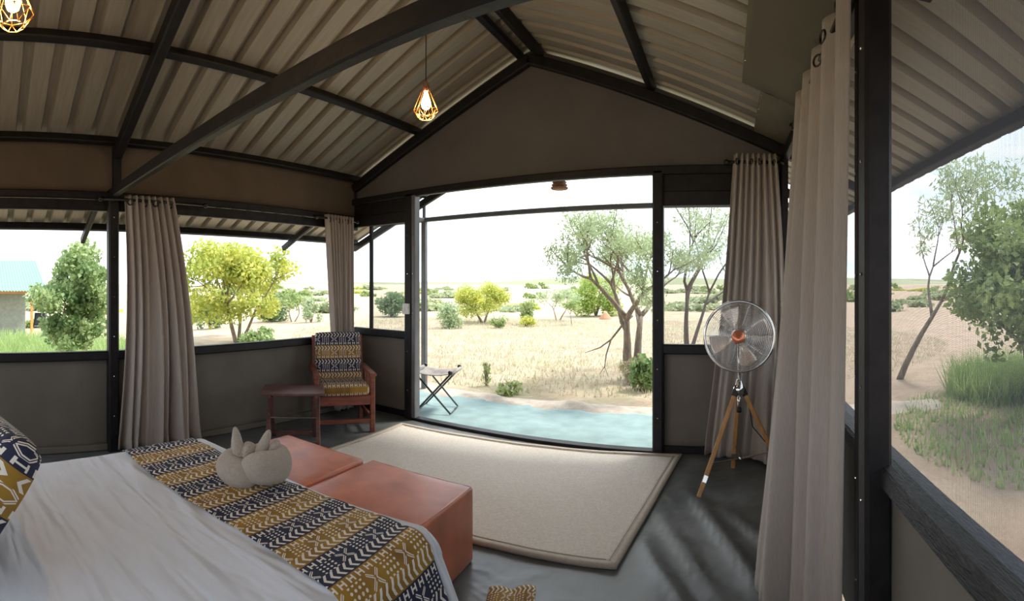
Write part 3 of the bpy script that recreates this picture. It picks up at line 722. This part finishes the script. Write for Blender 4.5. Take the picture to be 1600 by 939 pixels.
for (x, y) in ((-.27,-.27), (-.04,.24), (.33,.03)):
    a = Vector((x*.08, .03+y*.08, .645)); b = Vector((x, y, .012)); d = (b-a).normalized()
    lg = MB().bar(a, b, .030, .026, (0,1,0)).build('leg', M['wood_honey'], fan)
    MB().bar(a - d*.03, a + d*.045, .040, .036, (0,1,0)).build('hinge', M['black'], lg)
    m = a + (b-a)*.84; MB().bar(m - d*.022, m + d*.022, .035, .031, (0,1,0)).build('clip', M['chrome'], lg)
    c = a + (b-a)*.70; MB().tube([c, (.01, .02, .16)], .005, 6).build('brace', M['chrome'], fan)
MB().lathe([(.012,.15),(.016,.16),(.012,.17)], (.01,.02,0), 12).build('brace_hub', M['chrome'], fan)
MB().tube([(.02,.07,.70),(.07,.08,.55),(.10,.10,.36),(.19,.10,.25),(.30,.14,.22),(.34,.2,.02)], .004, 6).build('power_cord', M['black'], fan, True)

# ---------------------------------------------------------------- pendant lamps
def pendant(loc, zc, label):
    t = tag(empty('pendant_lamp', (loc[0], loc[1], zc)), label, 'lamp')
    H0 = .20
    wires = MB()
    n = 8; Rm, Rb, Rt = .076, .042, .018; zt, zm, zb = .185, .045, .0
    for k in range(n):
        a = 2*pi*k/n; a2 = 2*pi*(k+1)/n
        T = (Rt*math.cos(a), Rt*math.sin(a), zt); Mi = (Rm*math.cos(a), Rm*math.sin(a), zm); Mn = (Rm*math.cos(a2), Rm*math.sin(a2), zm)
        ab = a + pi/n; B = (Rb*math.cos(ab), Rb*math.sin(ab), zb); B2 = (Rb*math.cos(ab+2*pi/n), Rb*math.sin(ab+2*pi/n), zb)
        for p, r in ((T, Mi), (Mi, Mn), (Mi, B), (Mn, B), (B, B2)): wires.tube([p, r], .0018, 5)
    wires.build('wire_cage', M['bronze'], t, True)
    MB().lathe([(.020,.165),(.022,.185),(.018,.215),(.006,.228)], (0,0,0), 16).build('lamp_holder', M['wicker'], t, True)
    MB().lathe([(.010,.165),(.014,.14),(.028,.105),(.030,.085),(.022,.062),(.006,.052)], (0,0,0), 18).build('bulb', M['bulb'], t, True)
    top = rz(loc[0]) - zc + .06
    MB().tube([(0,0,.22),(.001,0,.22+(top-.22)*.5),(0,0,top)], .0035, 6).build('cord', M['black'], t, True)
    ld = bpy.data.lights.new('bulb_light', 'POINT'); ld.energy = 4; ld.color = (1,.66,.32); ld.shadow_soft_size = .035
    lo = bpy.data.objects.new('bulb_light', ld); link(lo, t); lo.location = (0,0,.03)
    return t
pendant((XG, 2.31), 2.40, 'lit bulb in a geometric gold wire cage hanging before the gable wall')
pendant((XG, .11), 2.325, 'gold wire cage lamp hanging above the bed')
ol = tag(empty('rope_lamp', (XG, 4.62, 2.38)), 'woven rope lampshade hanging outside above the mat', 'lamp')
o = MB().lathe([(.085,.0),(.075,.03),(.060,.09),(.050,.14)], (0,0,0), 20).build('shade', M['wicker'], ol, True)
for k in range(5): MB().ring((0,0,.012+.03*k), .086-.0085*k, .006, (0,0,1), 24, 6).build('rope_coil', M['wicker'], o, True)
MB().tube([(0,0,.14),(0,0,rz(XG)-2.38+.06)], .006, 6).build('cord', M['black'], ol)

# light switch on the door post
sw = tag(empty('light_switch', (XD0-.075, YF-.078, 1.14)), 'white double light switch box on the dark door post', 'switch')
bevel(MB().box((-.04,-.028,-.055),(.04,.0,.055), .006).build('box', M['white'], sw), .004)
for s in (-1,1): MB().box((-.014+s*.018,-.034,-.02),(.014+s*.018,-.027,.02), .003).build('rocker', M['white'], sw)

# camp stool outside
st = tag(empty('camp_stool', (-3.12, 4.46, -.049), math.radians(18)), 'folding camp stool with grey canvas seat on the turquoise mat', 'stool')
for s in (-1,1):
    MB().tube([(-.20,s*.19,.44),(.20,s*.17,.012),(.20,-s*.0,.012)], .011, 8).build('leg', M['stool_leg'], st, True)
    MB().tube([(.20,s*.21,.44),(-.20,s*.19,.012),(-.20,0,.012)], .011, 8).build('leg', M['stool_leg'], st, True)
for s in (-1,1): MB().tube([(s*.20,-.21,.445),(s*.20,.21,.445)], .011, 8).build('seat_rail', M['stool_leg'], st, True)
solid(MB().grid(lambda u, v: (-.23+.46*u, -.20+.40*v, .458 - .05*math.sin(pi*u)*(.6+.4*math.sin(pi*v)) + .012*math.sin(v*9)*math.sin(pi*u)), 24, 20).build('canvas_seat', M['stool'], st, True), .006)
for s in (-1,1): MB().tube([(s*.225,-.2,.455),(s*.235,0,.465),(s*.225,.2,.455)], .020, 10).build('seat_hem', M['stool'], st, True)
for x in (-1, 1):
    for y in (-1, 1): subd(MB().lathe([(.012,-.02),(.026,-.01),(.028,.01),(.014,.022)], (x*.21, y*.205, .472), 12).build('corner_cap', M['black'], st, True), 1)

# ---------------------------------------------------------------- plants
def pol(px, r):
    th = (px - XPX)/FPX; return r*math.sin(th), r*math.cos(th)
def leaves(name, centres, radii, n, size, mat, parent, aspect=.5, seed=0, droop=.2):
    """n folded leaf blades scattered through clusters (numpy arrays), one joined mesh"""
    r = np.random.default_rng(seed); C = np.array(centres, float); R = np.array(radii, float)
    if R.ndim == 1: R = np.stack([R, R, R*.8], 1)
    w = R.prod(1); idx = r.choice(len(C), n, p=w/w.sum())
    d = r.normal(size=(n,3)); d /= np.linalg.norm(d, axis=1)[:,None]
    pos = C[idx] + d*R[idx]*(r.random(n)**.45)[:,None]
    ax = r.normal(size=(n,3)); ax[:,2] -= droop; ax /= np.linalg.norm(ax, axis=1)[:,None]
    t = r.normal(size=(n,3)); b = np.cross(ax, t); b /= np.linalg.norm(b, axis=1)[:,None]; nn = np.cross(ax, b)
    L = size*(.6 + .8*r.random(n))[:,None]; wd = L*aspect*.5
    V = np.empty((n,4,3)); V[:,0] = pos - ax*L*.5; V[:,1] = pos + b*wd + nn*wd*.3; V[:,2] = pos + ax*L*.5; V[:,3] = pos - b*wd + nn*wd*.3
    me = bpy.data.meshes.new(name); me.vertices.add(n*4); me.vertices.foreach_set('co', V.reshape(-1))
    li = np.arange(n*4); me.loops.add(n*4); me.loops.foreach_set('vertex_index', li)
    me.polygons.add(n); me.polygons.foreach_set('loop_start', np.arange(n)*4); me.polygons.foreach_set('loop_total', np.full(n,4)); me.update(); me.validate()
    me.materials.append(mat); o = bpy.data.objects.new(name, me); o['kind'] = 'stuff'
    return link(o, parent)
def limb(mb, p, d, L, r0, rs, depth, tips, bend=.25, split=3, up=.25):
    pts = [Vector(p)]; d = Vector(d).normalized(); n = 5
    for i in range(n):
        d = (d + Vector((rs.gauss(0,bend*.4), rs.gauss(0,bend*.4), up*.12))).normalized(); pts.append(pts[-1] + d*L/n)
    mb.tube(pts, [r0*(1-.55*i/n) for i in range(n+1)], 7 if r0 > .02 else 5)
    if depth == 0: tips.append(pts[-1]); tips.append(pts[3]); return
    for k in range(split):
        a = 2*pi*(k + rs.random())/split; q = d.orthogonal().normalized(); q = Matrix.Rotation(a, 3, d) @ q
        limb(mb, pts[-1 if k else 4], d*(.55+.4*rs.random()) + q*(.55+.3*rs.random()) + Vector((0,0,up*.5)), L*(.62+.22*rs.random()), r0*.5, rs, depth-1, tips, bend, split, up)
def tree(name, label, cat, px, r, height, crown, mat, nleaf, size, seed, stems=1, trunk_r=.06, depth=2, bark='bark', group=None, lean=(0,0), aspect=.5, cl=.3, fork=.4, droop=.2, spread=.35, fill=0):
    x, y = pol(px, r); z = tz(x, y); t = tag(empty(name, (x, y, z)), label, cat, group); rs = random.Random(seed)
    mb = MB(); tips = []
    for s in range(stems):
        a = 2*pi*(s+rs.random()*.5)/max(1, stems); sp = spread if stems > 1 else .06
        limb(mb, (.05*math.cos(a)*(stems > 1), .05*math.sin(a)*(stems > 1), -.05), (sp*math.cos(a)+lean[0], sp*math.sin(a)+lean[1], 1), height*fork, trunk_r*(.8+.4*rs.random()), rs, depth, tips)
    mb.build('trunk', M[bark], t, True)
    zs = [p.z for p in tips]; k = (height - cl*.6)/max(zs)
    # pull crown clusters to the wanted width and height
    cx = sum(p.x for p in tips)/len(tips); cy = sum(p.y for p in tips)/len(tips); mx = max(math.hypot(p.x-cx, p.y-cy) for p in tips)
    C = [(p.x, p.y, p.z) for p in tips]; R = [cl*(.7+.6*rs.random()) for _ in C]
    for i in range(fill):
        a = rs.random()*2*pi; q = rs.random()**.5; h_ = rs.random()
        C.append((cx + crown*q*math.cos(a), cy + crown*q*math.sin(a), height*(.25 + .68*h_*(1-.35*q*q)))); R.append(cl*(.7+.6*rs.random()))
    leaves('foliage', C, R, nleaf, size, M[mat], t, aspect, seed, droop)
    return t
def bush(name, label, px, r, rad, h, mat, nleaf, size, seed, group=None, cat='bush', aspect=.5, base=0.0):
    x, y = pol(px, r); z = tz(x, y); t = tag(empty(name, (x, y, z)), label, cat, group); rs = random.Random(seed)
    h *= 1.18; rad *= 1.08
    mb = MB()
    for k in range(5):
        a = 2*pi*k/5 + rs.random(); mb.tube([(0,0,-.05),(rad*.25*math.cos(a),rad*.25*math.sin(a),h*.4),(rad*.5*math.cos(a),rad*.5*math.sin(a),h*.75)], [.03*rad+.008,.02*rad+.005,.006], 5)
    mb.build('stem', M['bark'], t, True)
    C = []; R = []
    for k in range(16):
        a = rs.random()*2*pi; q = rs.random()**.5; u = rs.random()
        C.append((rad*.7*q*math.cos(a), rad*.7*q*math.sin(a), base + h*(.15+.65*u*(1-.3*q)))); R.append((rad*.38, rad*.38, h*.22))
    leaves('foliage', C, R, nleaf, size, M[mat], t, aspect, seed)
    return t
# beyond the left windows
tree('leafy_tree', 'bushy round-leaved green tree close outside the left window', 'tree', 112, 7.0, 2.35, .44, 'leaf_fresh', 9500, .070, 21, stems=1, trunk_r=.04, depth=2, cl=.17, fork=.33, aspect=.75, fill=60)
tree('yellow_green_tree', 'multi-stemmed tree with bright yellow-green crown beyond the left window', 'tree', 372, 11.8, 2.75, 1.25, 'leaf_yellow', 14000, .10, 22, stems=4, trunk_r=.055, depth=2, cl=.30, fork=.42, spread=.26, aspect=.6, fill=26)
bush('leafy_shrub', 'vivid green low shrub at the foot of the yellow-green tree', 404, 10.4, .42, .55, 'leaf_fresh', 1500, .09, 23, aspect=.7)
bush('dark_bush', 'dark green rounded bush left of the yellow-green tree', 328, 18, .62, 1.25, 'leaf_dark', 2200, .12, 24)
bush('dark_bush', 'dark green bush behind the yellow-green tree', 428, 20, .75, 1.30, 'leaf_dark', 2200, .13, 25)
tree('young_tree', 'slim young pale tree standing behind the dark bush', 'tree', 458, 19, 1.35, .5, 'leaf_mid', 1200, .11, 26, stems=2, trunk_r=.03, cl=.25)
bush('pale_bush', 'pale green bush near the corner curtain', 486, 18, .45, .85, 'leaf_grey', 1200, .10, 27)
bush('dark_bush', 'dark bush seen through the narrow mesh window', 612, 20, .85, 1.05, 'leaf_dark', 2600, .12, 28)
bush('pale_bush', 'small yellowish bush outside the left window', 290, 22, .6, 1.1, 'leaf_yellow', 1200, .12, 29)
# beyond the doorway
tree('acacia_tree', 'small spreading yellow-green tree on the plain beyond the doorway', 'tree', 755, 17.5, 1.55, .85, 'leaf_yellow', 8000, .080, 31, stems=2, trunk_r=.06, depth=2, cl=.28, fork=.40, spread=.35, fill=34)
bush('grey_bush', 'grey-green bush next to the small spreading tree', 702, 15.2, .42, .88, 'leaf_grey', 1900, .09, 32)
bush('sapling', 'thin pale sapling right of the small spreading tree', 778, 15.5, .32, .50, 'leaf_mid', 500, .08, 33, cat='plant')
bush('slim_bush', 'narrow upright dark bush on the open plain', 825, 17, .30, .95, 'leaf_mid', 1100, .08, 34)
bush('yellow_shrub', 'low yellow shrub at the foot of the narrow bush', 822, 16.2, .36, .38, 'leaf_yellow', 600, .08, 35)
tree('slender_tree', 'slender grey-leaved tree left of the big round bush', 'tree', 872, 19, 1.5, .4, 'leaf_grey', 1000, .10, 36, stems=2, trunk_r=.03, cl=.22)
bush('round_bush', 'large dense round green bush beside the red termite mound', 931, 21.5, 1.22, 1.95, 'leaf_bright', 9000, .11, 37)
tree('slender_tree', 'thin young tree between slender tree and round bush', 'tree', 893, 17, 1.1, .3, 'leaf_mid', 500, .09, 38, stems=1, trunk_r=.02, cl=.2)
x, y = pol(946, 19.6); o = MB().lathe([(.30,-.1),(.25,.06),(.17,.16),(.11,.24),(.04,.29)], (0,0,0), 14).build('termite_mound', M['mound'], None, True); o.location = (x, y, tz(x,y))
tag(o, 'reddish termite mound in front of the round bush', 'mound')
# the near tree by the doorway
mt = tree('thorn_tree', 'tall sparse feathery tree with grey trunk right of the doorway', 'tree', 992, 7.25, 2.65, .8, 'leaf_grey', 15000, .060, 47, stems=2, trunk_r=.085, depth=3, cl=.20, fork=.39, aspect=.3, spread=.06, lean=(.07,.0), droop=.5)
mb = MB(); mb.tube([(-.04,0,.98),(-.16,-.08,.86),(-.34,-.15,.62),(-.50,-.2,.50),(-.72,-.25,.42)], [.022,.018,.014,.010,.004], 6)
mb.tube([(-.34,-.15,.62),(-.40,-.2,.40),(-.42,-.22,.22),(-.50,-.24,.10)], [.013,.010,.007,.003], 6); mb.tube([(-.42,-.22,.22),(-.37,-.22,.08)], [.006,.003], 5)
mb.build('dead_branch', M['bark'], mt, True)
sp_ = MB()
rs = random.Random(5)
for k in range(26):
    a = rs.uniform(2.0, 4.4); p = Vector((-.25+.2*rs.random(), .1*rs.random(), 1.5+.5*rs.random())); pts = [p]
    d = Vector((math.cos(a)*.8, math.sin(a)*.5, .55+.4*rs.random())).normalized()
    for i in range(4): d = (d + Vector((rs.gauss(0,.15), rs.gauss(0,.15), rs.gauss(0,.1)))).normalized(); pts.append(pts[-1] + d*.20)
    sp_.tube(pts, [.007,.006,.005,.004,.002], 4)
sp_.build('bare_twigs', M['bark'], mt, True)
tree('leaning_tree', 'dark leaning tree behind the mesh window by the fan', 'tree', 1074, 9.8, 3.0, .9, 'leaf_grey', 2200, .08, 42, stems=2, trunk_r=.06, depth=2, bark='bark_dark', cl=.22, fork=.48, aspect=.35, lean=(.16,0))
bush('stump_shrub', 'bright green shrub against the broken stump by the door post', 1008, 6.6, .22, .50, 'leaf_fresh', 800, .075, 43, aspect=.7)
x, y = pol(1016, 6.75); mb = MB(); mb.tube([(0,0,-.05),(.02,0,.15),(-.04,.02,.32),(-.12,.02,.44)], [.06,.05,.045,.02], 8); mb.tube([(.02,0,.15),(.06,0,.3)], [.03,.015], 7)
o = mb.build('tree_stump', M['bark_dark'], None, True); o.location = (x, y, tz(x,y)); tag(o, 'broken dark tree stump beside the door post', 'stump')
bush('creeping_plant', 'low sprawling green plant on the sand beyond the mat', 797, 6.3, .20, .16, 'leaf_mid', 220, .06, 44, cat='plant')
bush('seedling', 'slender green seedling standing on dry grass beyond the stool', 760, 6.8, .09, .36, 'leaf_mid', 60, .06, 45, cat='plant')
bush('dry_tuft', 'dry brown grass clump at the foot of the feathery tree', 984, 7.0, .18, .34, 'grass_dry', 900, .12, 46, cat='grass', aspect=.12)
# beyond the right window
tree('leafy_tree', 'broad dense green tree outside the screened side window', 'tree', 1630, 5.5, 2.95, .95, 'leaf_mid', 20000, .080, 51, stems=3, trunk_r=.05, depth=2, cl=.27, fork=.34, aspect=.6, fill=110)
lt = tree('leaning_thorn_tree', 'tall leaning thin-leaved tree reaching over the side window', 'tree', 1404, 7.3, 3.4, 1.1, 'leaf_grey', 3400, .10, 52, stems=1, trunk_r=.07, depth=3, cl=.24, fork=.42, aspect=.25, lean=(.42,-.12), droop=.9)
def grass(name, label, cat, cx, cy, rx, ry, n, h, mat, seed, w=.010, zoff=0):
    r = np.random.default_rng(seed); a = r.random(n)*2*pi; q = r.random(n)**.5
    X = cx + rx*q*np.cos(a); Y = cy + ry*q*np.sin(a); Z = np.array([tz(x_, y_) for x_, y_ in zip(X, Y)])
    b = r.random(n)*2*pi; H = h*(.5 + r.random(n)); ln = r.normal(size=(n,2))*.35
    V = np.empty((n,3,3)); dx = np.cos(b)*w; dy = np.sin(b)*w
    V[:,0] = np.stack([X-dx, Y-dy, Z-.01], 1); V[:,1] = np.stack([X+dx, Y+dy, Z-.01], 1); V[:,2] = np.stack([X+ln[:,0]*H, Y+ln[:,1]*H, Z+H], 1)
    me = bpy.data.meshes.new(name); me.vertices.add(n*3); me.vertices.foreach_set('co', V.reshape(-1)); me.loops.add(n*3); me.loops.foreach_set('vertex_index', np.arange(n*3))
    me.polygons.add(n); me.polygons.foreach_set('loop_start', np.arange(n)*3); me.polygons.foreach_set('loop_total', np.full(n,3)); me.update(); me.validate()
    me.materials.append(M[mat]); o = link(bpy.data.objects.new(name, me)); return tag(o, label, cat, kind='stuff')
grass('tall_grass', 'tall green grass under the broad tree outside the side window', 'grass', 4.0, 5.4, 1.2, .9, 6000, .38, 'grass_green', 61)
grass('meadow_grass', 'tall pale green grass below the tree outside the left window', 'grass', -9.5, .8, 2.6, 2.6, 9000, .30, 'grass_green', 62, .014)
grass('dry_grass', 'short dry straw grass scattered over the plain in front of the tent', 'grass', -3.5, 12, 9, 6.3, 32000, .07, 'grass_dry', 63, .010)
grass('weed_patch', 'scattered green weeds on the red soil outside the side window', 'grass', 2.9, 3.9, 1.3, 1.8, 3200, .08, 'grass_green', 65, .012)
# distant shrubs of the plain: a few shared shapes, each shrub its own object
protos = []
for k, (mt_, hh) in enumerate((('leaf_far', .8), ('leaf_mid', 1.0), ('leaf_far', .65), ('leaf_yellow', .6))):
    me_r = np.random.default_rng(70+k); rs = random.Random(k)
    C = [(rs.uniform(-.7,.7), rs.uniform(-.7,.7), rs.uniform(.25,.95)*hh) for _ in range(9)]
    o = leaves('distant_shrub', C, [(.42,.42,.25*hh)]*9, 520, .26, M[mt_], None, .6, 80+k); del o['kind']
    protos.append(o)
rs = random.Random(99); spots = []
FAR = ('hazy grey-green round shrub', 'deep green round shrub', 'low flat grey-green shrub', 'small yellowish shrub')
while len(spots) < 130:
    r = 24 + 110*rs.random()**1.3; px = rs.uniform(250, 1620) if rs.random() < .85 else rs.uniform(0, 250)
    x, y = pol(px, r)
    s = rs.uniform(.55, 1.15)*(1 + r/110)
    if any(math.hypot(x-a, y-b) < 1.5*(s+c) for a, b, c in spots): continue
    i = len(spots); spots.append((x, y, s)); k = i if i < 4 else rs.choice((0,0,1,2,3))
    if i < 4: o = protos[i]
    else: o = protos[k].copy(); COL.objects.link(o)
    o.location = (x, y, tz(x, y) - .22*s); o.scale = (s*1.2, s*1.2, s*.85); o.rotation_euler = (0,0,rs.random()*6)
    tag(o, FAR[k] + ' far out on the dry grass plain', 'shrub', 'shrubs scattered on the distant plain')

# ---------------------------------------------------------------- neighbouring tent, seen through the left window
nx_, ny_ = -20.0, 1.2; nzg = tz(nx_, ny_)
nt_ = tag(empty('neighbouring_tent', (nx_, ny_, nzg)), 'neighbouring tent with pale green corrugated roof and orange poles', 'tent')
for k in range(5):
    y0 = -3.4 + k*.95; n = 8; vs = []
    for (x, z) in ((-2.5, 3.35), (1.6, 1.95)):
        for j in range(n*2+1): vs.append((x, y0 + .95*j/(n*2), z + (.05 if j % 2 else 0)))
    m = n*2+1; solid(mesh('roof_sheet', vs, [(j, j+1, m+j+1, m+j) for j in range(m-1)], M['green_roof'], nt_), .02)
for y in (-3.2, -1.1, .75): MB().bar((1.3, y, 0), (1.3, y, 2.0), .10, .10, (0,1,0)).build('pole', M['orange_pole'], nt_)
bevel(MB().box((-2.2,-3.2,0),(.2,.6,2.35), .02).build('tent_wall', M['tent_wall'], nt_), .02)
MB().bar((1.3,-3.3,1.93),(1.3,1.2,1.93),.06,.10).build('eave_beam', M['orange_pole'], nt_)
MB().box((.2,-3.3,0),(1.7,1.5,.06), .01).build('deck', M['carpet'], nt_)
fc_ = tag(empty('folding_chair', (nx_+1.0, ny_+1.05, nzg+.06), math.radians(70)), 'dark folding camp chair on the neighbouring tent deck', 'chair')
for s in (-1,1):
    MB().tube([(s*.25,-.28,0),(s*.25,.22,.50)], .02, 6).build('leg', M['black'], fc_); MB().tube([(s*.25,.28,0),(s*.25,-.26,.48)], .02, 6).build('leg', M['black'], fc_)
solid(MB().grid(lambda u, v: (-.25+.5*u, -.27+.5*v, .47-.05*math.sin(pi*v)), 6, 6).build('seat', M['black'], fc_, True), .02)
solid(MB().grid(lambda u, v: (-.25+.5*u, .22+.22*v, .5+.5*v), 6, 6).build('backrest', M['black'], fc_, True), .02)
